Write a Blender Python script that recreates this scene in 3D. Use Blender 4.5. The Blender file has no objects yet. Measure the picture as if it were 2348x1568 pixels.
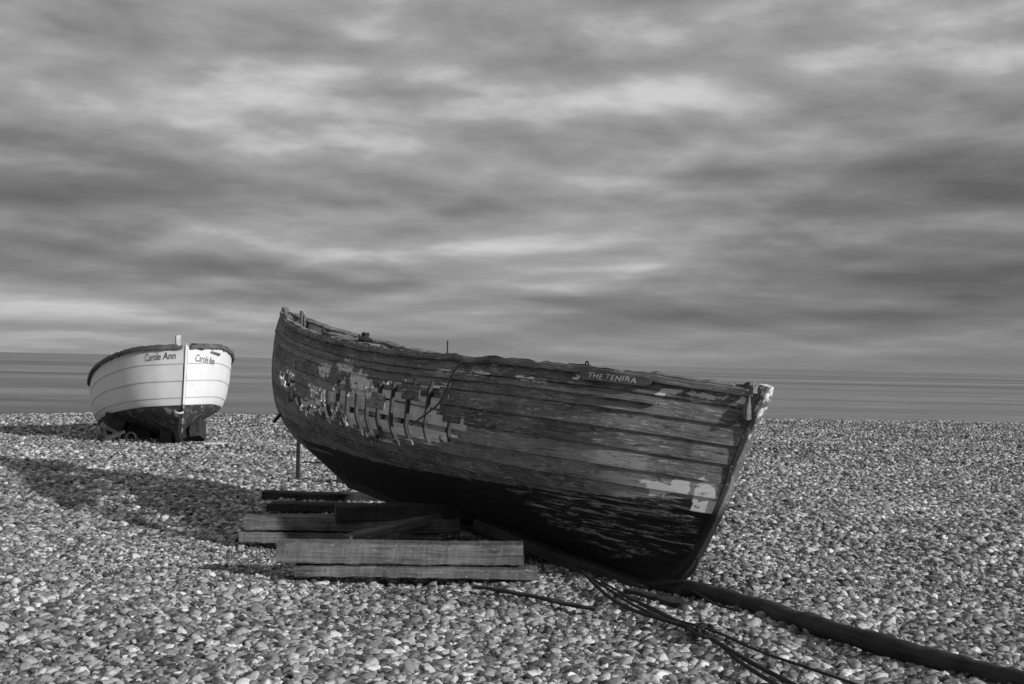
import bpy, math, random
import numpy as np
from mathutils import Vector, Matrix, noise as mnoise
random.seed(7); rng=np.random.default_rng(7)
sc=bpy.context.scene
sc.view_settings.view_transform='Standard'; sc.view_settings.look='None'
sc.view_settings.exposure=0; sc.view_settings.gamma=1
# ------------------------------------------------------------ camera
FPX=2834.0
CAM=Vector((0,0,1.6))
RM=(Matrix.Rotation(math.radians(90+0.96),3,'X') @ Matrix.Rotation(math.radians(1.24),3,'Z'))
cd=bpy.data.cameras.new('camera'); co=bpy.data.objects.new('camera',cd)
sc.collection.objects.link(co)
cd.sensor_width=36; cd.lens=36*FPX/2348; cd.clip_start=0.05; cd.clip_end=30000
co.matrix_world=Matrix.Translation(CAM) @ RM.to_4x4()
sc.camera=co
def ray(u,v): return RM @ Vector(((u-1174)/FPX, -(v-784)/FPX, -1))
def G(u,v,z=0.0):
    r=ray(u,v); k=(z-CAM.z)/r.z; return CAM+r*k
def D(u,v,y):
    r=ray(u,v); return CAM+r*(y/r.y)
RMi=RM.inverted()
def proj(p):
    q=RMi @ (Vector(p)-CAM); return (1174+FPX*q.x/-q.z, 784-FPX*q.y/-q.z)
# ------------------------------------------------------------ helpers
def pchip(pts):
    x=np.array([p[0] for p in pts],float); y=np.array([p[1] for p in pts],float)
    h=np.diff(x); d=np.diff(y)/h; m=np.zeros(len(x)); m[0]=d[0]; m[-1]=d[-1]
    for i in range(1,len(x)-1):
        m[i]=0 if d[i-1]*d[i]<=0 else 2*d[i-1]*d[i]/(d[i-1]+d[i])
    def f(q):
        q=min(max(q,x[0]),x[-1]); i=min(int(np.searchsorted(x,q,side='right'))-1,len(h)-1)
        s=(q-x[i])/h[i]; s2=s*s; s3=s2*s
        return float((2*s3-3*s2+1)*y[i]+(s3-2*s2+s)*h[i]*m[i]+(-2*s3+3*s2)*y[i+1]+(s3-s2)*h[i]*m[i+1])
    return f
def inpoly(u,v,poly):
    c=False; n=len(poly); j=n-1
    for i in range(n):
        xi,yi=poly[i]; xj,yj=poly[j]
        if (yi>v)!=(yj>v) and u<(xj-xi)*(v-yi)/(yj-yi)+xi: c=not c
        j=i
    return c
def empty(name,loc):
    e=bpy.data.objects.new(name,None); e.location=loc; e.empty_display_size=.3
    sc.collection.objects.link(e); return e
def mk(name,verts,faces,mats,uv=None,parent=None,smooth=False,attrs=None):
    me=bpy.data.meshes.new(name); me.from_pydata([tuple(v) for v in verts],[],faces)
    if not isinstance(mats,(list,tuple)): mats=[mats]
    for m in mats: me.materials.append(m)
    if uv is not None:
        l=me.uv_layers.new(name='UVMap'); vi=np.empty(len(me.loops),int); me.loops.foreach_get('vertex_index',vi)
        a=np.array(uv,float)[vi]; l.data.foreach_set('uv',a.ravel())
    if attrs:
        for k,vals in attrs.items():
            at=me.attributes.new(k,'FLOAT','POINT'); at.data.foreach_set('value',np.array(vals,float))
    if smooth: me.polygons.foreach_set('use_smooth',[True]*len(me.polygons))
    me.update()
    o=bpy.data.objects.new(name,me); sc.collection.objects.link(o)
    if parent:
        o.parent=parent; o.matrix_parent_inverse=Matrix.Translation(parent.location).inverted()
    return o
def sweep(pts,A,B,wa,wb,off=0.0):
    V=[];F=[];U=[];L=0
    n=len(pts)
    for i in range(n):
        if i: L+=(pts[i]-pts[i-1]).length
        a=A[i] if isinstance(A,list) else A; b=B[i] if isinstance(B,list) else B
        ww=wa[i] if isinstance(wa,list) else wa; wh=wb[i] if isinstance(wb,list) else wb
        c=min(ww,wh)*.08
        prof=[(-ww/2+c,-wh/2),(ww/2-c,-wh/2),(ww/2,-wh/2+c),(ww/2,wh/2-c),(ww/2-c,wh/2),(-ww/2+c,wh/2),(-ww/2,wh/2-c),(-ww/2,-wh/2+c)]
        for (p,q) in prof:
            V.append(pts[i]+a*p+b*q); U.append((L+off,p*1.0+q*1.3+off))
    for i in range(n-1):
        for k in range(8):
            F.append((i*8+k,i*8+(k+1)%8,(i+1)*8+(k+1)%8,(i+1)*8+k))
    F.append(tuple(range(7,-1,-1))); F.append(tuple((n-1)*8+k for k in range(8)))
    return V,F,U
def join(parts):
    V=[];F=[];U=[]
    for v,f,u in parts:
        b=len(V); V+=list(v); U+=list(u); F+=[tuple(x+b for x in t) for t in f]
    return V,F,U
def beam(p0,p1,w,h,n=26,rough=.006,up=Vector((0,0,1)),seed=0):
    p0=Vector(p0);p1=Vector(p1); d=(p1-p0).normalized(); A=d.cross(up).normalized(); B=A.cross(d).normalized()
    pts=[];wa=[];wb=[]
    for i in range(n):
        s=i/(n-1); q=p0.lerp(p1,s)
        e=mnoise.noise_vector(q*1.5+Vector((seed,0,0)))*rough*1.3
        pts.append(q+e); wa.append(w*(1+.04*mnoise.noise(q*4+Vector((0,seed,0))))); wb.append(h*(1+.04*mnoise.noise(q*5+Vector((0,0,seed)))))
    V,F,U=sweep(pts,A,B,wa,wb,off=seed*3.1)
    V=[v+mnoise.noise_vector(v*14)*rough*.7+mnoise.noise_vector(v*45)*rough*.5 for v in V]
    for k in range(8):
        V[k]=V[k]-d*(.02*mnoise.noise(V[k]*30)); V[-1-k]=V[-1-k]+d*(.02*mnoise.noise(V[-1-k]*30))
    return V,F,U
def tube(name,pts,r,mat,parent=None,res=4,cyc=False,smoothpts=True,taper=None):
    cu=bpy.data.curves.new(name,'CURVE'); cu.dimensions='3D'; cu.bevel_depth=r; cu.bevel_resolution=res
    if smoothpts:
        s=cu.splines.new('NURBS'); s.points.add(len(pts)-1)
        for i,p in enumerate(pts):
            s.points[i].co=(*p,1); s.points[i].radius=1 if taper is None else taper[i]
        s.order_u=3; s.use_endpoint_u=True
    else:
        s=cu.splines.new('POLY'); s.points.add(len(pts)-1)
        for i,p in enumerate(pts):
            s.points[i].co=(*p,1); s.points[i].radius=1 if taper is None else taper[i]
    cu.resolution_u=6; cu.use_fill_caps=True
    t=bpy.data.objects.new('tmp',cu); sc.collection.objects.link(t)
    bpy.context.view_layer.update()
    me=bpy.data.meshes.new_from_object(t.evaluated_get(bpy.context.evaluated_depsgraph_get()))
    bpy.data.objects.remove(t); me.name=name
    me.materials.clear(); me.materials.append(mat)
    me.polygons.foreach_set('use_smooth',[True]*len(me.polygons))
    o=bpy.data.objects.new(name,me); sc.collection.objects.link(o)
    if parent:
        o.parent=parent; o.matrix_parent_inverse=Matrix.Translation(parent.location).inverted()
    return o
# ------------------------------------------------------------ node helper
class NT:
    def __init__(s,tree): s.t=tree; s.n=tree.nodes; s.l=tree.links
    def add(s,ty,**kw):
        x=s.n.new(ty)
        for k,v in kw.items():
            if hasattr(x,k): setattr(x,k,v)
        return x
    def set(s,inp,val):
        if isinstance(val,bpy.types.NodeSocket): s.l.new(val,inp)
        else: inp.default_value=val
    def math(s,op,a,b=0.0,c=None,clamp=False):
        x=s.n.new('ShaderNodeMath'); x.operation=op; x.use_clamp=clamp
        s.set(x.inputs[0],a); s.set(x.inputs[1],b)
        if c is not None: s.set(x.inputs[2],c)
        return x.outputs[0]
    def noise(s,vec,scale,detail=4,rough=.5,dist=0.0):
        x=s.n.new('ShaderNodeTexNoise'); x.inputs['Scale'].default_value=scale; x.inputs['Detail'].default_value=detail
        x.inputs['Roughness'].default_value=rough; x.inputs['Distortion'].default_value=dist
        if vec is not None: s.l.new(vec,x.inputs['Vector'])
        return x.outputs['Fac']
    def map(s,vec,scale=(1,1,1),loc=(0,0,0),rot=(0,0,0)):
        x=s.n.new('ShaderNodeMapping'); x.inputs['Scale'].default_value=scale; x.inputs['Location'].default_value=loc; x.inputs['Rotation'].default_value=rot
        s.l.new(vec,x.inputs['Vector']); return x.outputs[0]
    def ramp(s,fac,stops,interp='LINEAR'):
        x=s.n.new('ShaderNodeValToRGB'); r=x.color_ramp; r.interpolation=interp
        while len(r.elements)<len(stops): r.elements.new(.5)
        for e,(p,c) in zip(r.elements,stops): e.position=p; e.color=(c,c,c,1)
        s.l.new(fac,x.inputs[0]); return x.outputs[0]
    def mix(s,f,a,b):
        x=s.n.new('ShaderNodeMix'); x.data_type='FLOAT'; s.set(x.inputs[0],f); s.set(x.inputs[2],a); s.set(x.inputs[3],b); return x.outputs[0]
    def mr(s,v,a,b,c=0.0,d=1.0):
        x=s.n.new('ShaderNodeMapRange'); s.set(x.inputs[0],v); s.set(x.inputs[1],a); s.set(x.inputs[2],b); s.set(x.inputs[3],c); s.set(x.inputs[4],d); return x.outputs[0]
    def attr(s,name):
        x=s.n.new('ShaderNodeAttribute'); x.attribute_name=name; return x.outputs['Fac']
    def grey(s,v):
        x=s.n.new('ShaderNodeCombineColor'); s.set(x.inputs[0],v); s.set(x.inputs[1],v); s.set(x.inputs[2],v); return x.outputs[0]
def newmat(name,rough=.85,spec=.3):
    m=bpy.data.materials.new(name); m.use_nodes=True; nt=NT(m.node_tree); b=m.node_tree.nodes['Principled BSDF']
    b.inputs['Roughness'].default_value=rough
    b.inputs['Specular IOR Level'].default_value=spec
    return m,nt,b
def bump(nt,b,h,strength=.5,dist=.01):
    x=nt.add('ShaderNodeBump'); x.inputs['Strength'].default_value=strength; x.inputs['Distance'].default_value=dist
    nt.l.new(h,x.inputs['Height']); nt.l.new(x.outputs[0],b.inputs['Normal'])
def wood(name,dark,light,fleck=0.0,bs=.6,rough=.85,crack=.0):
    m,nt,b=newmat(name,rough)
    uv=nt.add('ShaderNodeUVMap').outputs[0]; pos=nt.add('ShaderNodeNewGeometry').outputs['Position']
    g=nt.noise(nt.map(uv,(2.2,45,1)),1,6,.65,.4)
    g2=nt.noise(pos,4,5,.65)
    f=nt.math('ADD',nt.math('MULTIPLY',g,.5),nt.math('MULTIPLY',g2,.55))
    c=nt.mr(f,.38,.68,dark,light)
    if fleck>0:
        fl=nt.noise(nt.map(uv,(9,60,1)),1,3,.7)
        c=nt.mix(nt.mr(fl,.60,.68),c,fleck)
    if crack>0:
        ck=nt.noise(nt.map(uv,(1.3,26,1),loc=(5,5,0)),1,5,.7)
        c=nt.mix(nt.mr(ck,.62,.66,0,crack),c,dark*.3)
    nt.l.new(nt.grey(c),b.inputs['Base Color']); bump(nt,b,g,bs,.01); return m
def flat(name,c,rough=.7,nz=.25,scale=12):
    m,nt,b=newmat(name,rough); g=nt.add('ShaderNodeNewGeometry').outputs['Position']
    n=nt.noise(g,scale,5,.6); v=nt.mr(n,.3,.7,c*(1-nz),c*(1+nz))
    nt.l.new(nt.grey(v),b.inputs['Base Color']); bump(nt,b,n,.3,.01); return m
M_timber=wood('timber_weathered',.035,.20,.26,crack=.7); M_timberd=wood('timber_dark',.012,.06,crack=.8); M_pale=wood('timber_pale',.30,.78,0,crack=.5)
M_rib=wood('rib_wood',.02,.12)
M_rope=flat('rope_fibre',.03,.9,.5,90); M_ropel=flat('rope_light',.10,.9,.5,90); M_iron=flat('rusty_iron',.02,.7,.5,40)
# ------------------------------------------------------------ ground
def ycrest(x): return np.clip(38+0.3*x,27,56)
mounds=[(G(540,1036),.7,.35,.10),(G(1800,1032),.9,.4,.07),(G(2160,1250),.8,.3,.06),(G(640,1075),.8,.4,.05),(G(2170,1000),1.2,.5,.10),(G(300,1290),.9,.5,.03),(G(2000,1120),1.4,.5,.05)]
def hf(x,y):
    x=np.asarray(x,float);y=np.asarray(y,float)
    z=.018*np.sin(x*1.3+y*.7)+.014*np.sin(x*2.9-y*2.1+1)+.012*np.sin(y*3.7+x*.6+2)+.03*np.sin(y*.45+x*.21+.5)-.02
    for c,sx,sy,h in mounds: z=z+h*np.exp(-((x-c.x)/sx)**2-((y-c.y)/sy)**2)
    yc=ycrest(x); d=np.maximum(y-yc+3,0)
    z=z-np.where(d<6,d*d*.02,.72+(d-6)*.24*.7)
    return np.maximum(z,-4)
xs=np.concatenate([-np.geomspace(18,900,22)[::-1],np.arange(-17.75,17.9,.25),np.geomspace(18,900,22)])
ys=np.concatenate([-np.geomspace(2,600,16)[::-1],np.arange(-1.5,4,.5),np.arange(4,46,.2),np.arange(46,80,2)])
X,Y=np.meshgrid(xs,ys); Z=hf(X,Y); nx=len(xs)
V=np.stack([X.ravel(),Y.ravel(),Z.ravel()],1)
F=[(j*nx+i,j*nx+i+1,(j+1)*nx+i+1,(j+1)*nx+i) for j in range(len(ys)-1) for i in range(nx-1)]
def patches(nt,pos):
    big=nt.mr(nt.noise(nt.map(pos,(.5,1.0,1)),1.0,5,.65),.3,.7,.66,1.18)
    dk=nt.mr(nt.noise(nt.map(pos,(.9,2.0,1),loc=(4,2,0)),1.0,6,.7),.60,.72,1.0,.5)
    return nt.math('MULTIPLY',big,dk)
m,nt,b=newmat('shingle',.9,.2)
pos=nt.add('ShaderNodeNewGeometry').outputs['Position']
def vor(scale,feat='F1'):
    x=nt.add('ShaderNodeTexVoronoi'); x.feature=feat; x.inputs['Scale'].default_value=scale; nt.l.new(pos,x.inputs['Vector']); return x
v1=vor(48); v2=vor(22)
c1=nt.add('ShaderNodeRGBToBW'); nt.l.new(v1.outputs['Color'],c1.inputs[0])
c2=nt.add('ShaderNodeRGBToBW'); nt.l.new(v2.outputs['Color'],c2.inputs[0])
cc=nt.math('ADD',nt.math('MULTIPLY',c1.outputs[0],.5),nt.math('MULTIPLY',c2.outputs[0],.5))
gap=nt.mr(v1.outputs['Distance'],.25,.75,1.0,.25)
val=nt.math('MULTIPLY',nt.math('MULTIPLY',nt.mr(cc,.2,.8,.08,.44),gap),patches(nt,pos))
nt.l.new(nt.grey(val),b.inputs['Base Color'])
hh=nt.math('SUBTRACT',1.0,nt.math('ADD',v1.outputs['Distance'],nt.math('MULTIPLY',v2.outputs['Distance'],.8)))
bump(nt,b,hh,1.0,.03)
ground=mk('shingle_beach',V,F,m,smooth=True)
# pebbles (instanced)
PX=[];PY=[];PS=[]
d=4.3
while d<40:
    c=max(.024,.0025*d); w0=-.5*d-.8; w1=.5*d+.8
    n=int((w1-w0)/c); x=w0+(np.arange(n)+rng.uniform(-.48,.98,n))*c; y=d+rng.uniform(-.6,.6,n)*c
    fine=np.exp(-((x+2.2)/1.8)**2-((y-10.2)/1.6)**2)
    s=np.minimum(c*.54,.020)*np.exp(rng.normal(0,.45,n))*(1-.35*fine)*(1.12 if d<8.5 else 1.0)
    k=y<ycrest(x)+1
    PX.append(x[k]);PY.append(y[k]);PS.append(s[k]); d+=c*.9
n=1800; y=rng.uniform(4.5,9.2,n); x=rng.uniform(-.5,.5,n)*y*1.1
PX.append(x);PY.append(y);PS.append(rng.uniform(.019,.031,n))
PX=np.concatenate(PX);PY=np.concatenate(PY);PS=np.concatenate(PS)
PS=np.minimum(PS,.036)
PZ=hf(PX,PY)+PS*.25+rng.uniform(-.3,.45,len(PX))*PS
npb=len(PX)
me=bpy.data.meshes.new('pebbles'); me.vertices.add(npb)
me.vertices.foreach_set('co',np.stack([PX,PY,PZ],1).ravel())
at=me.attributes.new('psc','FLOAT_VECTOR','POINT')
sv=np.stack([PS*rng.uniform(1.0,1.35,npb),PS*rng.uniform(.75,1.05,npb),PS*rng.uniform(.5,.8,npb)],1); at.data.foreach_set('vector',sv.ravel())
at=me.attributes.new('prot','FLOAT_VECTOR','POINT')
rv=np.stack([rng.normal(0,.35,npb),rng.normal(0,.35,npb),rng.uniform(0,6.28,npb)],1); at.data.foreach_set('vector',rv.ravel())
at=me.attributes.new('pidx','INT','POINT'); at.data.foreach_set('value',rng.integers(0,4,npb).astype(np.int32))
pm,nt,b=newmat('pebble_stone',.65,.4)
oi=nt.add('ShaderNodeObjectInfo'); pos=nt.add('ShaderNodeNewGeometry').outputs['Position']
base=nt.ramp(oi.outputs['Random'],[(0,.04),(.2,.13),(.5,.24),(.85,.43),(1,.70)])
nn=nt.mr(nt.noise(pos,45,4,.6),.3,.7,.78,1.18)
vv=nt.math('MULTIPLY',nt.math('MULTIPLY',base,nn),patches(nt,pos))
nt.l.new(nt.grey(vv),b.inputs['Base Color'])
me.materials.append(pm)
peb=bpy.data.objects.new('pebbles',me); sc.collection.objects.link(peb)
ng=bpy.data.node_groups.new('pebble_scatter','GeometryNodeTree')
ng.interface.new_socket('Geometry',in_out='INPUT',socket_type='NodeSocketGeometry')
ng.interface.new_socket('Geometry',in_out='OUTPUT',socket_type='NodeSocketGeometry')
N=ng.nodes;L=ng.links
gi=N.new('NodeGroupInput');go=N.new('NodeGroupOutput')
jo=N.new('GeometryNodeJoinGeometry')
for k in range(4):
    ico=N.new('GeometryNodeMeshIcoSphere'); ico.inputs['Radius'].default_value=1; ico.inputs['Subdivisions'].default_value=3
    p=N.new('GeometryNodeInputPosition'); ad=N.new('ShaderNodeVectorMath'); ad.operation='ADD'; ad.inputs[1].default_value=(k*7.3,k*3.1,k)
    nz=N.new('ShaderNodeTexNoise'); nz.inputs['Scale'].default_value=.8; nz.inputs['Detail'].default_value=1
    L.new(p.outputs[0],ad.inputs[0]); L.new(ad.outputs[0],nz.inputs['Vector'])
    sb=N.new('ShaderNodeVectorMath'); sb.operation='SUBTRACT'; sb.inputs[1].default_value=(.5,.5,.5); L.new(nz.outputs['Color'],sb.inputs[0])
    sl=N.new('ShaderNodeVectorMath'); sl.operation='SCALE'; sl.inputs['Scale'].default_value=1.0; L.new(sb.outputs[0],sl.inputs[0])
    sp=N.new('GeometryNodeSetPosition'); L.new(ico.outputs['Mesh'],sp.inputs['Geometry']); L.new(sl.outputs[0],sp.inputs['Offset'])
    sm=N.new('GeometryNodeSetShadeSmooth'); L.new(sp.outputs[0],sm.inputs['Geometry'])
    st=N.new('GeometryNodeSetMaterial'); st.inputs['Material'].default_value=pm; L.new(sm.outputs[0],st.inputs['Geometry'])
    gt=N.new('GeometryNodeGeometryToInstance'); L.new(st.outputs[0],gt.inputs[0]); L.new(gt.outputs[0],jo.inputs[0])
iop=N.new('GeometryNodeInstanceOnPoints'); iop.inputs['Pick Instance'].default_value=True
def na(name,ty):
    x=N.new('GeometryNodeInputNamedAttribute'); x.data_type=ty; x.inputs['Name'].default_value=name; return x.outputs[0]
L.new(gi.outputs[0],iop.inputs['Points']); L.new(jo.outputs[0],iop.inputs['Instance'])
L.new(na('pidx','INT'),iop.inputs['Instance Index']); L.new(na('psc','FLOAT_VECTOR'),iop.inputs['Scale'])
er=N.new('FunctionNodeEulerToRotation'); L.new(na('prot','FLOAT_VECTOR'),er.inputs[0]); L.new(er.outputs[0],iop.inputs['Rotation'])
L.new(iop.outputs[0],go.inputs[0])
md=peb.modifiers.new('scatter','NODES'); md.node_group=ng
# ------------------------------------------------------------ sea
m,nt,b=newmat('sea_water',.35,.45)
pos=nt.add('ShaderNodeNewGeometry').outputs['Position']
w1=nt.noise(nt.map(pos,(.10,.35,1)),1,6,.65); w2=nt.noise(nt.map(pos,(.003,.016,1)),1,8,.7); w3=nt.noise(nt.map(pos,(.9,2.2,1)),1,3,.6)
c=nt.math('MULTIPLY',nt.mr(w2,.40,.60,.09,.30),nt.mr(w1,.3,.7,.65,1.35))
nt.l.new(nt.grey(c),b.inputs['Base Color']); bump(nt,b,nt.math('ADD',w1,nt.math('MULTIPLY',w3,.3)),.9,.6)
sx=[-9000,-2000,-400,400,2000,9000]; sy=[30,80,200,600,2500,12000]
V=[(x,y,-1.9) for y in sy for x in sx]; F=[(j*6+i,j*6+i+1,(j+1)*6+i+1,(j+1)*6+i) for j in range(5) for i in range(5)]
mk('sea',V,F,m)
# ------------------------------------------------------------ hull class
class Hull:
    def __init__(s,O,ea,eb,aL,aR,zK,zS,bS,h,expo=.7,heel=0.0,ends=(True,True)):
        s.O=Vector(O);s.ea=Vector(ea).normalized();s.eb=Vector(eb).normalized()
        s.aL=pchip(aL);s.aR=pchip(aR);s.zK=pchip(zK);s.zS=pchip(zS);s.bS=pchip(bS);s.h=pchip(h);s.expo=expo;s.heel=heel;s.ends=ends
    def P(s,t,w,side=1):
        aL1=s.aL(1);aR1=s.aR(1); As=aL1+(aR1-aL1)*t; gl=(1-t)**4; gr=t**4
        a=As+(s.aL(w)-aL1)*gl+(s.aR(w)-aR1)*gr
        ak=As+(s.aL(0)-aL1)*gl+(s.aR(0)-aR1)*gr
        zk=s.zK(ak); zs=s.zS(As); z=zk+(zs-zk)*w
        q=(2*t-1); e=(q*q if (q>0 or s.ends[0]) else 0)
        b=side*s.bS(As)*max(s.h(w),0)**(1+s.expo*e)
        return s.O+s.ea*a+s.eb*b+Vector((0,0,z-b*s.heel))
    def Nn(s,t,w,side=1):
        e=.004; t0=max(t-e,0);t1=min(t+e,1);w0=max(w-e,0);w1=min(w+e,1)
        n=(s.P(t1,w,side)-s.P(t0,w,side)).cross(s.P(t,w1,side)-s.P(t,w0,side))
        if n.length<1e-9: return s.eb*side
        n.normalize()
        if n.dot(s.eb*side)<0: n=-n
        return n
    def wedges(s,n,t=.5):
        ws=np.linspace(0,1,200); P=[s.P(t,w) for w in ws]; g=np.concatenate([[0],np.cumsum([(P[i+1]-P[i]).length for i in range(199)])])
        return [float(np.interp(g[-1]*i/n,g,ws)) for i in range(n+1)]
    def side_mesh(s,side,ns,M,K=3,lap=.02,hole=None,attrf=None):
        we=s.wedges(ns); V=[];F=[];U=[];AT={'seam':[],'tone':[]}
        for k in range(ns):
            w0,w1=we[k],min(we[k+1]+.006,1); b0=len(V)
            for i in range(M+1):
                t=i/M
                butt=int((t*8+k*2.37)/2.6)
                tone=mnoise.cell(Vector((butt*1.7+.3,k*1.3+.2,side*3.0)))
                for r in range(K+1):
                    f=r/K; w=w0+(w1-w0)*f; p=s.P(t,w,side); n=s.Nn(t,w,side)
                    wob=.004*mnoise.noise(Vector((t*14,k*3.3,side*5)))
                    p=p+n*(lap*(1-f)+.004+wob); V.append(p); U.append((t*8+k*3.7,w*1.6))
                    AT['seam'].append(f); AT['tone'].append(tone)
                    if attrf:
                        for kk,vv in attrf(p,k,side).items(): AT.setdefault(kk,[]).append(vv)
            for i in range(M):
                for r in range(K):
                    q=[b0+i*(K+1)+r,b0+(i+1)*(K+1)+r,b0+(i+1)*(K+1)+r+1,b0+i*(K+1)+r+1]
                    if hole:
                        c=(V[q[0]]+V[q[1]]+V[q[2]]+V[q[3]])/4
                        if hole(c,k,r): continue
                    nn=(V[q[1]]-V[q[0]]).cross(V[q[3]]-V[q[0]])
                    if nn.dot(s.Nn((i+.5)/M,(w0+w1)/2,side))<0: q=q[::-1]
                    F.append(tuple(q))
        return V,F,U,AT
def thick(o,th):
    s=o.modifiers.new('thick','SOLIDIFY'); s.thickness=th; s.offset=-1; s.material_offset=1; s.material_offset_rim=0
    e=o.modifiers.new('crisp','EDGE_SPLIT'); e.split_angle=math.radians(35)
# ============================================================ derelict boat
O=(1.2,9.05,0)
ea=Vector((.56,-.83,0)); eb=Vector((-.83,-.56,0))
HEEL=.10
bSt=[(-7.02,.02),(-6.6,.17),(-6,.325),(-5,.53),(-4,.75),(-3,.9),(-2,.95),(-1,.85),(0,.56),(.5,.28),(.905,.03)]
bf=pchip(bSt)
T=Hull(O,ea,eb,
 aL=[(0,-5.24),(.112,-5.9),(.258,-6.76),(.415,-7.16),(.61,-7.285),(.866,-7.205),(1,-7.02)],
 aR=[(0,-.18),(.07,.06),(.194,.236),(.417,.45),(.736,.693),(1,.905)],
 zK=[(-5.24,.29),(-4.44,.23),(-3.38,.147),(-2.6,.115),(-1.1,.02),(-.18,-.03)],
 zS=[(a,z-HEEL*bf(a)) for a,z in [(-7.02,2.16),(-6.5,2.05),(-6,1.965),(-5,1.85),(-4,1.775),(-3,1.705),(-2,1.655),(-1,1.62),(0,1.56),(.5,1.505),(.905,1.455)]],
 bS=bSt,
 h=[(0,.05),(.06,.22),(.15,.46),(.3,.78),(.45,.98),(.6,1.08),(.8,1.08),(1,1.0)],heel=-HEEL)
boat=empty('derelict_wooden_boat',T.P(.5,0))
holes=[[(826,905),(860,880),(905,874),(1020,878),(1022,912),(1008,950),(1070,958),(1066,1000),(1010,1022),(930,1018),(842,1012),(824,955)],
 [(738,890),(800,898),(842,903),(842,965),(800,958),(770,940),(742,928)],[(664,900),(697,896),(698,938),(668,934)],[(726,931),(768,931),(772,966),(735,964)],
 [(644,858),(678,848),(682,884),(650,892)],[(780,958),(842,960),(842,995),(792,988)],[(696,884),(728,882),(728,912),(699,910)],[(700,930),(722,928),(726,948),(704,950)],[(768,868),(796,870),(796,885),(770,884)]]
whites=[[(730,835),(760,832),(757,862),(732,864)],[(800,846),(830,848),(856,880),(852,914),(806,907)],[(772,826),(810,828),(808,864),(776,852)],
 [(642,866),(670,860),(670,884),(646,890)],[(746,896),(802,903),(802,927),(750,920)],[(855,878),(907,882),(907,902),(868,907)],[(690,915),(735,915),(735,935),(690,932)],
 [(1470,1104),(1590,1098),(1580,1140),(1490,1132)],[(1580,1170),(1602,1098),(1650,1098),(1645,1180),(1595,1178)],
 [(1575,905),(1620,912),(1618,922),(1578,915)],[(1690,915),(1712,915),(1705,935),(1688,930)],[(1495,895),(1520,898),(1518,908),(1495,905)],[(1180,856),(1330,868),(1330,876),(1180,868)],[(1000,846),(1120,855),(1120,862),(1000,856)],[(1520,890),(1680,905),(1680,915),(1520,900)]]
scr=[[(1160,1115),(1400,1105),(1500,1125),(1600,1170),(1600,1260),(1400,1280),(1250,1190)]]
def holef(c,k,r):
    if T.eb.dot(c-T.O)<=0: return False
    u,v=proj(c); j=mnoise.noise(Vector((k*5.1,1,2)))*40+mnoise.noise(c*22)*12
    j2=mnoise.noise(c*17+Vector((5,5,5)))*10
    if mnoise.noise(Vector((u*.018,k*4.3,7)))>.30: return False   # surviving plank stubs
    return any(inpoly(u+j,v+j2,p) for p in holes)
def attrf(p,k,side):
    if side<0: return {'wp':.25,'sc':.0}
    u,v=proj(p); return {'wp':1.0 if any(inpoly(u,v,q) for q in whites) else 0.0,'sc':1.0 if any(inpoly(u,v,q) for q in scr) else 0.0}
M_hull,nt,b=newmat('weathered_hull_planks',.8,.3)
uv=nt.add('ShaderNodeUVMap').outputs[0]; pos=nt.add('ShaderNodeNewGeometry').outputs['Position']
sx_=nt.add('ShaderNodeSeparateXYZ'); nt.l.new(pos,sx_.inputs[0]); pz=sx_.outputs[2]
gr=nt.noise(nt.map(uv,(3.5,70,1)),1,7,.75,.5); g2=nt.noise(nt.map(uv,(2.2,9,1)),1,6,.7,.3); g3=nt.noise(pos,2.2,5,.65)
f=nt.math('ADD',nt.math('ADD',nt.math('MULTIPLY',gr,.45),nt.math('MULTIPLY',g2,.35)),nt.math('MULTIPLY',g3,.3))
f=nt.math('ADD',f,nt.math('MULTIPLY',nt.math('SUBTRACT',nt.attr('tone'),.5),.07))
col=nt.mr(f,.40,.74,.10,.52)
bowm=nt.mr(sx_.outputs[0],-1.2,.9,.74,.9)
col=nt.math('MULTIPLY',col,bowm)
fl=nt.noise(nt.map(uv,(9,48,1)),1,5,.8); fl2=nt.noise(pos,3.5,4,.6)
flm=nt.math('MULTIPLY',nt.mr(fl,.54,.61),nt.mr(fl2,.40,.56))
col=nt.mix(nt.math('MULTIPLY',flm,.7),col,.6)
# small flakes of white paint that survive along the upper strakes
fw=nt.noise(nt.map(uv,(14,40,1),loc=(2,8,0)),1,5,.75); up_=nt.mr(nt.attr('seam'),.2,.9,.0,.03)
topm=nt.mr(pz,1.15,1.5,-.05,.02)
col=nt.mix(nt.mr(nt.math('ADD',nt.math('ADD',fw,up_),topm),.66,.69),col,.7)
fd=nt.noise(nt.map(uv,(6,30,1),loc=(9,4,0)),1,5,.8)
col=nt.mix(nt.mr(fd,.55,.62,0,.75),col,.03)
sea_=nt.math('ADD',.665,nt.math('MULTIPLY',nt.math('SUBTRACT',nt.noise(pos,5,5,.7),.5),.08))
bot=nt.mr(pz,nt.math('SUBTRACT',sea_,.006),nt.math('ADD',sea_,.006),1.0,0.0)
st=nt.noise(nt.map(uv,(2.2,30,1),loc=(3,0,0)),1,6,.8,.6); scm=nt.attr('sc')
strk=nt.math('MULTIPLY',nt.mr(st,.53,.57),scm)
botc=nt.mix(strk,nt.mr(gr,.3,.7,.008,.028),nt.mr(gr,.3,.7,.12,.5))
col=nt.mix(bot,col,botc)
wn=nt.math('ADD',nt.math('MULTIPLY',nt.attr('wp'),.8),nt.math('MULTIPLY',nt.math('SUBTRACT',nt.noise(nt.map(uv,(9,18,1)),1,6,.75),.5),3.0))
wm=nt.mr(wn,.5,.62)
col=nt.mix(wm,col,nt.mr(gr,.3,.7,.65,.85))
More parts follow.
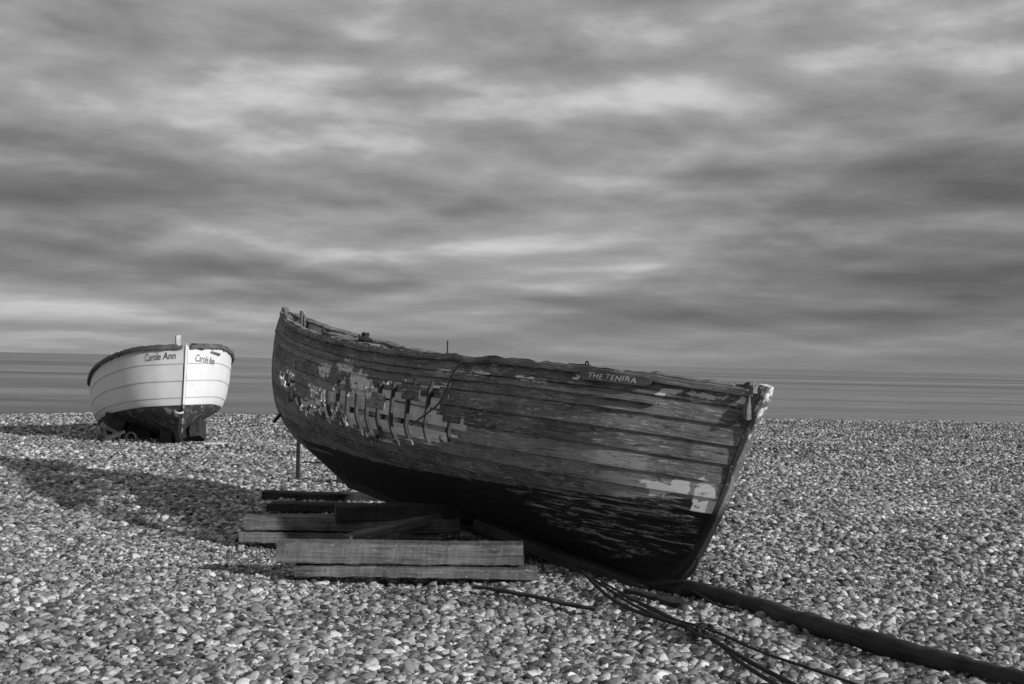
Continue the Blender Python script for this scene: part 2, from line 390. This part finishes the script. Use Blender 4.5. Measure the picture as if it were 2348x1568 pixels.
seam=nt.math('MAXIMUM',nt.mr(nt.attr('seam'),.0,.06,1.0,0.0),nt.mr(nt.attr('seam'),.93,.99,0.0,.7))
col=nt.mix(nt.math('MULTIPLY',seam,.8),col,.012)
nt.l.new(nt.grey(col),b.inputs['Base Color'])
bump(nt,b,nt.math('ADD',gr,nt.math('MULTIPLY',fl,.6)),.8,.014)
M_in,nt,b=newmat('flaking_inner_paint',.8,.3)
uv=nt.add('ShaderNodeUVMap').outputs[0]
a1=nt.noise(nt.map(uv,(3,9,1)),1,6,.7); a2=nt.noise(nt.map(uv,(2,50,1)),1,4,.6)
nt.l.new(nt.grey(nt.mix(nt.mr(a1,.44,.48),nt.mr(a2,.3,.7,.05,.2),nt.mr(a2,.3,.7,.6,.85))),b.inputs['Base Color']); bump(nt,b,a2,.5,.01)
for side,nm in ((1,'planking_near'),(-1,'planking_far')):
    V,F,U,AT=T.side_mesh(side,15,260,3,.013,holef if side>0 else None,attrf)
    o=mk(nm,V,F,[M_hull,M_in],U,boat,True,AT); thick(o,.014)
parts=[]
for side in (1,-1):
    for i in range(1,26):
        t=i/26+ .008*math.sin(i*7)
        lo=.03; hi=.985
        if side>0 and i in (4,7): hi=.62     # broken frames
        if side>0 and i in (6,): lo=.66
        pts=[];A=[];B=[];wa=[]
        for w in np.linspace(lo,hi,22):
            n=T.Nn(t,w,side); p=T.P(t,w,side)-n*.04+T.ea*((w-.6)*.16+.02*mnoise.noise(Vector((w*3,i*2,0)))); pts.append(p); B.append(n)
            A.append(T.ea); wa.append(.032*(1+.35*mnoise.noise(Vector((w*6,i*3,1)))))
        if (T.P(t,hi,side)-T.O).dot(T.eb)*side<.08: continue
        parts.append(sweep(pts,A,B,wa,.03,off=i))
V,F,U=join(parts); mk('ribs',V,F,M_rib,U,boat)
parts=[];pale=[]
def along(w,side,off,wa,wb,t0=.02,t1=.98,n=80,jit=0,dw=0):
    pts=[];A=[];B=[]
    for i in range(n):
        t=t0+(t1-t0)*i/(n-1); ww=w+dw*i/(n-1); nn=T.Nn(t,ww,side); tn=(T.P(min(t+.01,1),ww,side)-T.P(max(t-.01,0),ww,side)).normalized()
        bb=tn.cross(nn).normalized()
        if bb.z<0: bb=-bb
        p=T.P(t,ww,side)+nn*off+bb*jit*(mnoise.noise(Vector((t*30,w,side)))+.6*mnoise.noise(Vector((t*95,w,side*2)))); pts.append(p);A.append(nn);B.append(bb)
    return sweep(pts,A,B,wa,wb,off=w*7)
for side in (1,-1):
    parts.append(along(.985,side,.026,.04,.045,.0,.995,200,.012))
    parts.append(along(1.0,side,-.02,.09,.026,.02,.98,260,.024))
    parts.append(along(.88,side,.030,.022,.024,.01,.93,200,.006))
    for w in (.35,.78): parts.append(along(w,side,-.08,.03,.06))
V,F,U=join(parts)
M_rail=wood('rail_wood',.035,.26,.5); mk('rails',V,F,M_rail,U,boat)
for w in (.40,.55,.68): pale.append(along(w,-1,-.085,.02,.16,.05,.9))
pale.append(along(.60,1,-.10,.02,.05,.17,.38,80,0,-.16)); pale.append(along(.40,1,-.10,.02,.10,.24,.44)); pale.append(along(.66,1,-.12,.02,.05,.05,.28,80,0,-.1))
V,F,U=join(pale); mk('ceiling_planks',V,F,M_pale,U,boat)
parts=[]
for t in (.25,.45,.66,.82):
    p0=T.P(t,.8,1)-T.Nn(t,.8,1)*.06; p1=T.P(t,.8,-1)-T.Nn(t,.8,-1)*.06; parts.append(beam(p0,p1,.2,.035,seed=t*9))
for k in range(-3,4):
    p0=T.P(.12,.2,0)+T.eb*k*.06; p1=T.P(.88,.22,0)+T.eb*k*.08; parts.append(beam(p0,p1,.09,.02,seed=k))
V,F,U=join(parts); mk('thwarts_and_bottom_boards',V,F,M_timber,U,boat)
pts=[]
for w in np.linspace(1.02,0,24):
    p=T.P(0,min(w,1),0); p=p+Vector((0,0,max(w-1,0)*1.9)); pts.append(p+(-T.ea)*.015)
for t in np.linspace(.04,.96,30): pts.append(T.P(t,0,0)-Vector((0,0,.03)))
for w in np.linspace(0,1.02,26):
    p=T.P(1,min(w,1),0)+Vector((0,0,max(w-1,0)*1.5)); pts.append(p+T.ea*.012)
B=[]
for i in range(len(pts)):
    tn=(pts[min(i+1,len(pts)-1)]-pts[max(i-1,0)]).normalized(); B.append(T.eb.cross(tn).normalized())
V,F,U=sweep(pts,T.eb,B,.065,.085)
V=[v+mnoise.noise_vector(v*9)*.007 for v in V]
M_stem,nt,b=newmat('stem_flaking_white_paint',.8,.3)
uv=nt.add('ShaderNodeUVMap').outputs[0]; pos=nt.add('ShaderNodeNewGeometry').outputs['Position']
s_=nt.add('ShaderNodeSeparateXYZ'); nt.l.new(pos,s_.inputs[0])
gr=nt.noise(nt.map(uv,(2.5,60,1)),1,6,.7,.5)
bw=nt.math('MULTIPLY',nt.mr(s_.outputs[2],.60,.72),nt.mr(s_.outputs[0],.9,1.2))
tp=nt.mr(s_.outputs[2],1.0,1.45,-.05,.06)
wn=nt.mr(nt.math('ADD',nt.noise(pos,22,6,.75),tp),.54,.57)
cdk=nt.mix(nt.mr(s_.outputs[2],.55,.68),nt.mr(gr,.3,.7,.01,.04),nt.mr(gr,.3,.7,.05,.28))
nt.l.new(nt.grey(nt.mix(nt.math('MULTIPLY',wn,bw),cdk,.74)),b.inputs['Base Color']); bump(nt,b,gr,.7,.012)
mk('keel_and_stems',V,F,M_stem,U,boat)
tb=T.P(1,1,0)
parts=[beam(tb-T.ea*.10+T.eb*.05+Vector((0,0,-.2)),tb-T.ea*.09+T.eb*.045+Vector((0,0,.05)),.05,.07,12,.008,up=T.eb,seed=2),
       beam(tb-T.ea*.35,tb-T.ea*.02,.20,.05,12,.008,seed=3)]
V,F,U=join(parts); mk('stem_head',V,F,M_rail,U,boat)
parts=[]
q=D(692,745,14.2); parts.append(beam(q-Vector((0,0,.5)),q+Vector((0,0,.16)),.035,.04,12,.012,up=T.ea,seed=4))
q=D(697,745,14.2); parts.append(beam(q-Vector((0,0,.5)),q+Vector((0,0,.10)),.02,.03,12,.012,up=T.ea,seed=14))
p0=D(755,766,12.6);p1=D(835,784,12.1); parts.append(beam(p0,p1,.16,.03,14,.016,seed=6))
p0=D(775,775,12.3);p1=D(862,796,11.6); parts.append(beam(p0,p1,.10,.04,14,.016,seed=7))
p0=D(1475,862,8.9);p1=D(1510,853,8.7); parts.append(beam(p0,p1,.03,.02,8,.004,seed=8))
p0=D(1675,884,8.5);p1=D(1712,884,8.4); parts.append(beam(p0,p1,.10,.03,8,.008,seed=9))
p0=D(1310,835,9.3);p1=D(1352,838,9.2); parts.append(beam(p0,p1,.06,.025,8,.010,seed=19))
V,F,U=join(parts); mk('broken_boards',V,F,M_rail,U,boat)
p0=D(1025,840,10.0); tube('iron_rod',[p0,p0+Vector((0,0,.21))],.006,M_iron,boat,smoothpts=False)
hp=D(838,786,11.8)
for k in range(7):
    pts=[hp+Vector((math.cos(a*1.0+k)*(.10-.012*k)+random.uniform(-.03,.03),math.sin(a)*.06,-.03+k*.018+random.uniform(-.02,.02))) for a in np.linspace(0,6.3,12)]
    tube('rope_heap_%d'%k,pts,.010,M_rope,boat)
p=D(1346,834,9.15); pts=[p+T.ea*math.cos(a)*.018+Vector((0,0,math.sin(a)*.018)) for a in np.linspace(0,6.3,10)]
tube('ring_bolt',pts,.006,M_iron,boat)
def on_hull(u,v,off=.03):
    best=None
    for t in np.linspace(.03,.97,95):
        for w in np.linspace(.1,1.0,46):
            p=T.P(t,w,1); x,y=proj(p); dd=(x-u)**2+(y-v)**2
            if best is None or dd<best[0]: best=(dd,t,w)
    return T.P(best[1],best[2],1)+T.Nn(best[1],best[2],1)*off
pts=[on_hull(1085,824,-.02)+Vector((0,0,.03))]+[on_hull(u,v,.045) for u,v in ((1075,824),(1050,860),(1040,895),(1020,928),(990,950),(950,978))]
tube('hanging_rope',pts,.008,M_ropel,boat)
def text_mesh(s,shear=0,space=1.0):
    cu=bpy.data.curves.new('t','FONT'); cu.body=s; cu.size=1; cu.shear=shear; cu.space_character=space; cu.resolution_u=3
    o=bpy.data.objects.new('t',cu); sc.collection.objects.link(o); bpy.context.view_layer.update()
    me=bpy.data.meshes.new_from_object(o.evaluated_get(bpy.context.evaluated_depsgraph_get())); bpy.data.objects.remove(o)
    V=[v.co.copy() for v in me.vertices]; F=[tuple(p.vertices) for p in me.polygons]; return V,F
def wrap(H,name,s,t0,t1,w0,hgt,side,off,mat,parent,shear=0,dw=0.0,rev=False):
    V,F=text_mesh(s,shear); X0=min(v.x for v in V);X1=max(v.x for v in V); H1=max(v.y for v in V)
    out=[]
    for v in V:
        f=(v.x-X0)/(X1-X0); t=t0+(t1-t0)*f; w=w0+dw*f+v.y/H1*hgt
        out.append(H.P(t,w,side)+H.Nn(t,w,side)*off)
    return mk(name,out,F,mat,None,parent)
M_whitel=flat('white_lettering',.55,.8,.35,60); M_plate=wood('name_board_wood',.05,.16)
def find(u,v):
    best=None
    for t in np.linspace(.5,.995,120):
        for w in np.linspace(.6,1.0,41):
            x,y=proj(T.P(t,w,1)); dd=(x-u)**2+(y-v)**2
            if best is None or dd<best[0]: best=(dd,t,w)
    return best[1],best[2]
ta,wa_=find(1342,861); tb_,wb_=find(1494,876)
pts=[];A=[];B=[];hh=[]
for i in range(24):
    f=i/23; t=ta+(tb_-ta)*f; w=wa_+(wb_-wa_)*f; n=T.Nn(t,w,1); tn=(T.P(t+.005,w,1)-T.P(t-.005,w,1)).normalized()
    e=min(f,1-f)*10; pts.append(T.P(t,w,1)+n*.04); A.append(n); B.append(n.cross(tn).normalized() if n.cross(tn).z>0 else -n.cross(tn).normalized()); hh.append(.072*min(1,.35+.65*math.sqrt(min(e,1))))
V,F,U=sweep(pts,A,B,.02,hh); mk('name_board',V,F,M_plate,U,boat)
Vt,Ft=text_mesh('THE TENIRA',.15,1.1); X0=min(v.x for v in Vt);X1=max(v.x for v in Vt)
out=[]
for v in Vt:
    f=.14+.68*(v.x-X0)/(X1-X0); t=ta+(tb_-ta)*f; w=wa_+(wb_-wa_)*f; n=T.Nn(t,w,1); tn=(T.P(t+.005,w,1)-T.P(t-.005,w,1)).normalized(); bb=n.cross(tn).normalized()
    if bb.z<0: bb=-bb
    out.append(T.P(t,w,1)+n*.0535+bb*(v.y/.72*.038-.018+.004*math.sin(v.x*3)))
mk('name_lettering',out,Ft,M_whitel,None,boat)
pts=[D(1602,1280,8.7),D(1598,1300,8.7),D(1575,1325,8.75),D(1540,1340,8.8),D(1505,1340,8.95)]
tube('bow_chain',pts,.012,M_iron,boat)
pts=[D(655,938,14.8),D(640,952,14.9),D(628,968,14.9)]
tube('rudder_iron',pts,.02,M_iron,boat)
# ============================================================ prop and timbers
pp=G(682,1108); pp2=pp+Vector((0,0,.92))
pr=empty('steel_prop',pp)
V,F,U=beam(pp,pp2,.045,.045,8,.001,up=Vector((0,1,0))); mk('post',V,F,M_iron,U,pr)
V,F,U=beam(pp+Vector((-.09,0,.03)),pp+Vector((.09,0,.03)),.18,.06,8,.004); mk('foot_block',V,F,M_timber,U,pr)
stack=empty('timber_sleepers',(-.8,10,0))
def tb2(name,u0,v0,u1,z0,h,dep,mat,yy=None,skew=0,seed=0,ub=None):
    a=G(u0,v0,z0); bq=G(u1,v0+(u1-u0)*.0217,z0)
    bq.y=a.y+skew
    up=Vector((0,0,z0+h/2)); a.z=0;bq.z=0
    o=Vector((0,dep/2,0))
    V,F,U=beam(a+up+o,bq+up+o,dep,h,90,.008,seed=seed); return mk(name,V,F,mat,U,stack)
tb2('sleeper_lower',672,1321,1235,0.0,.075,.24,M_timber,seed=1,skew=.05)
tb2('sleeper_upper',632,1292,1200,.090,.150,.26,M_timber,seed=2,skew=.14)
tb2('sleeper_mid_lower',545,1244,1000,0.0,.09,.26,M_timber,seed=3,skew=.1)
tb2('sleeper_mid_upper',556,1216,1050,.103,.12,.24,M_timber,seed=4,skew=.1)
tb2('sleeper_cross',764,1196,1150,.20,.14,.2,M_timberd,seed=5,skew=.3)
tb2('sleeper_back_lower',612,1172,1000,0.0,.08,.24,M_timberd,seed=6)
tb2('sleeper_back_upper',596,1149,950,0.0,.10,.24,M_timberd,seed=7)
tb2('keel_block',772,1118,800,.0,.24,.2,M_timberd,seed=8)
V,F,U=beam(D(795,1236,10.3),D(1010,1185,10.9),.12,.07,20,.01,seed=10); mk('sleeper_diagonal',V,F,M_timber,U,stack)
V,F,U=beam(D(1095,1200,10.5),G(1500,1362,-.07),.12,.09,26,.010,seed=12); mk('keel_bearer',V,F,M_timberd,U,stack)
# log
l0=G(1555,1345,.03);l1=G(2200,1530,.03); dd=(l1-l0).normalized(); l1=l1+dd*1.6; l0=l0-dd*.3
pts=[l0.lerp(l1,s)+Vector((0,0,.01-.05*max(0,1-s*8)))+Vector((mnoise.noise(Vector((s*3,0,0))),mnoise.noise(Vector((s*3,5,0))),0))*.05 for s in np.linspace(0,1,60)]
lg=tube('driftwood_log',pts,.058,M_timberd,None,6,smoothpts=False,taper=[min(1,.5+s*6)+.14*mnoise.noise(Vector((s*12,3,0))) for s in np.linspace(0,1,60)])
for v in lg.data.vertices: v.co+=mnoise.noise_vector(v.co*11)*.014
l=lg.data.uv_layers.new(name='UVMap') if not lg.data.uv_layers else lg.data.uv_layers[0]
l.name='UVMap'
side_d=dd.cross(Vector((0,0,1)))
for lp in lg.data.loops:
    c=lg.data.vertices[lp.vertex_index].co-l0; l.data[lp.index].uv=(c.dot(dd),c.dot(side_d)+c.z*1.7)
# ropes
rp=empty('mooring_rope',G(1500,1420))
def gr_(pts,z=.035): return [G(u,v,z)+Vector((0,0,.012*math.sin(i*2.1))) for i,(u,v) in enumerate(pts)]
tube('strand_1',gr_([(1325,1300),(1350,1330),(1400,1370),(1450,1400),(1520,1425),(1600,1440),(1640,1470),(1690,1505),(1760,1535),(1830,1575)]),.013,M_rope,rp)
tube('strand_2',gr_([(1380,1335),(1430,1365),(1500,1400),(1560,1425),(1640,1450),(1740,1490),(1850,1530),(1980,1580)]),.008,M_rope,rp)
tube('strand_3',gr_([(1330,1310),(1390,1350),(1440,1378),(1520,1420),(1600,1445),(1625,1455)]),.010,M_rope,rp)
tube('strand_4',gr_([(1560,1345),(1600,1362),(1640,1385),(1700,1402)]),.008,M_rope,rp)
tube('strand_5',gr_([(1600,1440),(1630,1430),(1640,1455),(1605,1462),(1600,1440),(1650,1470),(1700,1525),(1790,1580)]),.012,M_rope,rp)
tube('strand_6',[D(1322,1300,9.6),D(1324,1315,9.6),D(1330,1325,9.5)],.006,M_rope,rp)
tube('strand_7',gr_([(1400,1355),(1470,1385),(1540,1412),(1590,1450),(1625,1440),(1600,1425),(1570,1440),(1620,1470),(1665,1462)]),.009,M_rope,rp)
dw=empty('broken_planks',G(1230,1370))
V,F,U=beam(G(1090,1345,.02),G(1372,1394,.03),.045,.02,20,.012,seed=20); mk('plank_1',V,F,M_timberd,U,dw)
V,F,U=beam(G(640,1068,.05),G(672,1088,.05),.08,.02,8,.004,seed=21); mk('plank_2',V,F,M_timber,U,dw)
V,F,U=beam(G(697,1058,.1),G(775,1064,.1),.03,.02,8,.004,seed=22); mk('plank_3',V,F,M_timberd,U,dw)
V,F,U=beam(G(465,1018,.03),G(520,1017,.03),.18,.04,8,.004,seed=23); mk('plank_4',V,F,M_pale,U,dw)
V,F,U=beam(G(1440,1352,.02),G(1580,1390,.01),.08,.03,12,.014,seed=24); mk('plank_5',V,F,M_timberd,U,dw)
# ============================================================ white boat
ea2=Vector((.432,-.902,0)).normalized(); eb2=Vector((-.902,-.432,0)).normalized()
st=D(427,797,21.8)
C=Hull((st.x,st.y,0),ea2,eb2,
 aL=[(0,-4.9),(1,-5.0)],
 aR=[(0,-.55),(.06,-.3),(.2,-.2),(.45,-.12),(1,0)],
 zK=[(-4.9,-.35),(-.55,.04)],
 zS=[(-5,.95),(-3.5,1.12),(-2.3,1.36),(-1.6,1.52),(-1,1.65),(-.5,1.74),(0,1.76)],
 bS=[(-5,.90),(-3.5,1.18),(-2.4,1.245),(-1.8,1.20),(-1.2,1.05),(-.7,.80),(-.3,.45),(0,.03)],
 h=[(0,.03),(.1,.16),(.2,.38),(.32,.72),(.42,.88),(.6,.95),(.8,.985),(1,1.0)],expo=.25,heel=.05,ends=(False,True))
wb_o=empty('white_fishing_boat',C.P(.5,0))
M_white,nt,b=newmat('white_boat_paint',.5,.4)
uv=nt.add('ShaderNodeUVMap').outputs[0]; s_=nt.add('ShaderNodeSeparateXYZ'); nt.l.new(uv,s_.inputs[0]); pos=nt.add('ShaderNodeNewGeometry').outputs['Position']
low=nt.math('LESS_THAN',s_.outputs[1],.40*1.6)
n1=nt.noise(pos,7,6,.7); n2=nt.noise(nt.map(uv,(3,30,1)),1,5,.7)
dk=nt.mix(nt.mr(n1,.53,.6),nt.mr(n2,.3,.7,.02,.07),.25)
wh=nt.mr(nt.noise(pos,4,5,.65),.3,.7,.72,.80)
seam=nt.mr(nt.attr('seam'),.02,.08,1.0,0.0)
cw=nt.mix(low,nt.mix(nt.math('MULTIPLY',seam,.6),wh,.2),dk)
nt.l.new(nt.grey(cw),b.inputs['Base Color']); bump(nt,b,n2,.1,.01)
M_cin=wood('inner_hull_wood',.08,.25)
for side,nm in ((1,'planking_port'),(-1,'planking_starboard')):
    V,F,U,AT=C.side_mesh(side,8,120,3,.006)
    o=mk(nm,V,F,[M_white,M_cin],U,wb_o,True,AT); thick(o,.010)
M_crail=wood('dark_gunwale',.04,.20,.35)
def along2(H,w,side,off,wa,wb,t0,t1,n=70,jit=0,dz=0):
    pts=[];A=[];B=[]
    for i in range(n):
        t=t0+(t1-t0)*i/(n-1); nn=H.Nn(t,w,side); nn=Vector((nn.x,nn.y,0)).normalized()
        pts.append(H.P(t,w,side)+nn*off+Vector((0,0,dz+jit*mnoise.noise(Vector((t*60,w,side*3)))))); A.append(nn);B.append(Vector((0,0,1)))
    return sweep(pts,A,B,wa,wb,off=side*2)
parts=[]
for side in (1,-1):
    parts.append(along2(C,1,side,.03,.06,.06,0,.997,160,.03,-.005))
    parts.append(along2(C,1,side,-.05,.14,.03,0,.98,160,.03,.035))
V,F,U=join(parts); mk('gunwale',V,F,M_crail,U,wb_o)
rows=[C.P(0,w,1) for w in np.linspace(0,1,12)]+[C.P(0,w,-1) for w in np.linspace(1,0,12)]
mk('transom',rows,[tuple(range(len(rows)))],M_white,[(0,1.2)]*len(rows),wb_o,attrs={'seam':[.5]*len(rows)})
V=[];F=[];U=[]
for i in range(31):
    t=.0+.97*i/30
    for sgn_ in (1,-1): V.append(C.P(t,.8,sgn_*1)-C.Nn(t,.8,sgn_)*.01); U.append((t*5,sgn_))
for i in range(30): F.append((i*2,i*2+1,i*2+3,i*2+2))
mk('deck',V,F,M_cin,U,wb_o)
pts=[]
for w in np.linspace(1.02,0,20):
    pts.append(C.P(1,min(w,1),0)+ea2*.005+Vector((0,0,max(w-1,0)*1.5)))
for t in np.linspace(.96,.02,14): pts.append(C.P(t,0,0)-Vector((0,0,.05)))
B=[eb2.cross((pts[min(i+1,len(pts)-1)]-pts[max(i-1,0)]).normalized()).normalized() for i in range(len(pts))]
V,F,U=sweep(pts,eb2,B,.035,.08)
U=[( (v.x+v.y), (v.z-.06)/1.7*1.6) for v in V]
mk('stem_and_keel',V,F,M_white,U,wb_o,attrs={'seam':[.5]*len(V)})
q=D(408,800,22.2); V,F,U=beam(q-Vector((0,0,.3)),D(408,768,22.2),.085,.085,10,.004,up=ea2); mk('bitt_post',V,F,M_pale,U,wb_o)
parts=[beam(D(440,795,21.9),D(500,812,22.6),.09,.05,12,.01,seed=31)]
V,F,U=join(parts); mk('foredeck_edge',V,F,M_crail,U,wb_o)
parts=[]
def bm(u0,v0,u1,v1,y0,y1,w,h,seed): parts.append(beam(D(u0,v0,y0),D(u1,v1,y1),w,h,10,.015,up=Vector((0,1,0)),seed=seed))
bm(270,958,252,992,23.0,22.9,.42,.30,41)
bm(242,985,234,1018,22.8,22.6,.05,.10,42); bm(262,985,262,1014,22.8,22.7,.05,.08,47); bm(282,975,268,1006,23.0,22.8,.07,.10,48)
bm(232,1012,285,990,22.4,22.7,.06,.05,45); bm(236,1000,276,1000,22.6,22.8,.05,.04,46)
bm(452,962,452,1006,22.9,22.8,.22,.4,43); bm(430,972,430,1008,22.9,22.8,.14,.3,49)
bm(385,980,385,1016,22.5,22.5,.22,.30,44); bm(335,980,335,1014,23.2,23.2,.26,.3,50)
V,F,U=join(parts); mk('bilge_supports',V,F,M_timberd,U,wb_o)
pts=[D(300+11*math.cos(a),1003+11*math.sin(a),22.5) for a in np.linspace(0,6.283,16)]
tube('mooring_ring',pts,.025,M_iron,wb_o)
tube('bow_rope',[D(412,945,21.5),D(412,970,21.4),D(408,1000,21.4),G(430,1022,.03),G(455,1027,.03),G(520,1024,.03)],.014,M_rope,wb_o)
tube('bow_shackle',[D(402,945,21.45),D(412,950,21.4),D(420,945,21.45)],.02,M_whitel,wb_o)
M_ink=flat('dark_lettering',.08,.6,.1)
def findC(u,v,side):
    best=None
    for t in np.linspace(.4,.995,150):
        for w in np.linspace(.5,1.0,51):
            x,y=proj(C.P(t,w,side)); dd=(x-u)**2+(y-v)**2
            if best is None or dd<best[0]: best=(dd,t,w)
    return best[1],best[2]
a0=findC(334,828,1);a1=findC(402,823,1)
wrap(C,'name_port','Carole Ann',a0[0],a1[0],a0[1],.075,1,.016,M_ink,wb_o,.1,a1[1]-a0[1])
a0=findC(446,827,-1);a1=findC(489,836,-1)
wrap(C,'name_starboard','Carole Ann',a0[0],a1[0],a0[1],.075,-1,.016,M_ink,wb_o,.35,a1[1]-a0[1])
# ============================================================ light
sun_dir=Vector((.80,-.60,0)).normalized(); el=math.radians(18.5)
S=Vector((sun_dir.x*math.cos(el),sun_dir.y*math.cos(el),math.sin(el)))
sd=bpy.data.lights.new('sun','SUN'); sd.energy=3.9; sd.angle=math.radians(1.2); sd.color=(1,1,1)
so=bpy.data.objects.new('sun',sd); sc.collection.objects.link(so); so.rotation_euler=S.to_track_quat('Z','Y').to_euler()
so.location=(20,-20,20)
w=bpy.data.worlds.new('World'); sc.world=w; w.use_nodes=True
nt=NT(w.node_tree); bg=w.node_tree.nodes['Background']
sky=nt.add('ShaderNodeTexSky'); sky.sky_type='NISHITA'; sky.sun_disc=False; sky.sun_elevation=el; sky.sun_rotation=math.atan2(S.x,S.y)
bwn=nt.add('ShaderNodeRGBToBW'); nt.l.new(sky.outputs[0],bwn.inputs[0])
tc=nt.add('ShaderNodeTexCoord').outputs['Generated']
sp=nt.add('ShaderNodeSeparateXYZ'); nt.l.new(tc,sp.inputs[0])
zc=nt.math('MAXIMUM',sp.outputs[2],0.0)
zf=nt.math('MULTIPLY',nt.math('POWER',nt.math('ADD',zc,.010),.5),2.9)
cb=nt.add('ShaderNodeCombineXYZ'); nt.l.new(sp.outputs[0],cb.inputs[0]); nt.l.new(sp.outputs[1],cb.inputs[1]); nt.l.new(zf,cb.inputs[2])
def cl(off,s,det,ro,dist=.3,loc=(0,0,0)):
    pA=nt.map(cb.outputs[0],(s,s,s),loc=(loc[0],loc[1],loc[2]+off*s),rot=(0,.06,0))
    return nt.noise(pA,1.0,det,ro,dist)
n0=cl(0,3.9,8,.50,.12,(2.2,.7,5.1)); n1=cl(.055,3.9,8,.50,.12,(2.2,.7,5.1))
nl=cl(0,1.5,3,.5,.2,(6.2,1.1,3.3))
emb=nt.math('MULTIPLY',nt.math('SUBTRACT',n0,n1),.75)
dens=nt.math('ADD',nt.math('ADD',nt.math('MULTIPLY',n0,.5),nt.math('MULTIPLY',nl,.5)),emb)
dv=nt.add('ShaderNodeVectorMath',operation='DISTANCE'); nt.l.new(nt.map(tc,(1,1,3.2)),dv.inputs[0]); dv.inputs[1].default_value=(.34,.93,.28)
bank=nt.mr(dv.outputs['Value'],.0,.42,-.11,.0)
elt=nt.mr(sp.outputs[2],.03,.28,-.02,.04)
dens=nt.math('ADD',nt.math('ADD',dens,bank),elt)
cloud=nt.ramp(dens,[(.25,.12),(.42,.205),(.50,.28),(.58,.36),(.70,.62)])
hz=nt.mr(sp.outputs[2],0.0,.05,1.0,0.0)
cloud=nt.mix(nt.math('MULTIPLY',hz,.6),cloud,.28)
mixv=nt.math('ADD',nt.math('MULTIPLY',cloud,.97),nt.math('MULTIPLY',bwn.outputs[0],.002))
nt.l.new(nt.grey(mixv),bg.inputs['Color']); bg.inputs['Strength'].default_value=1.0
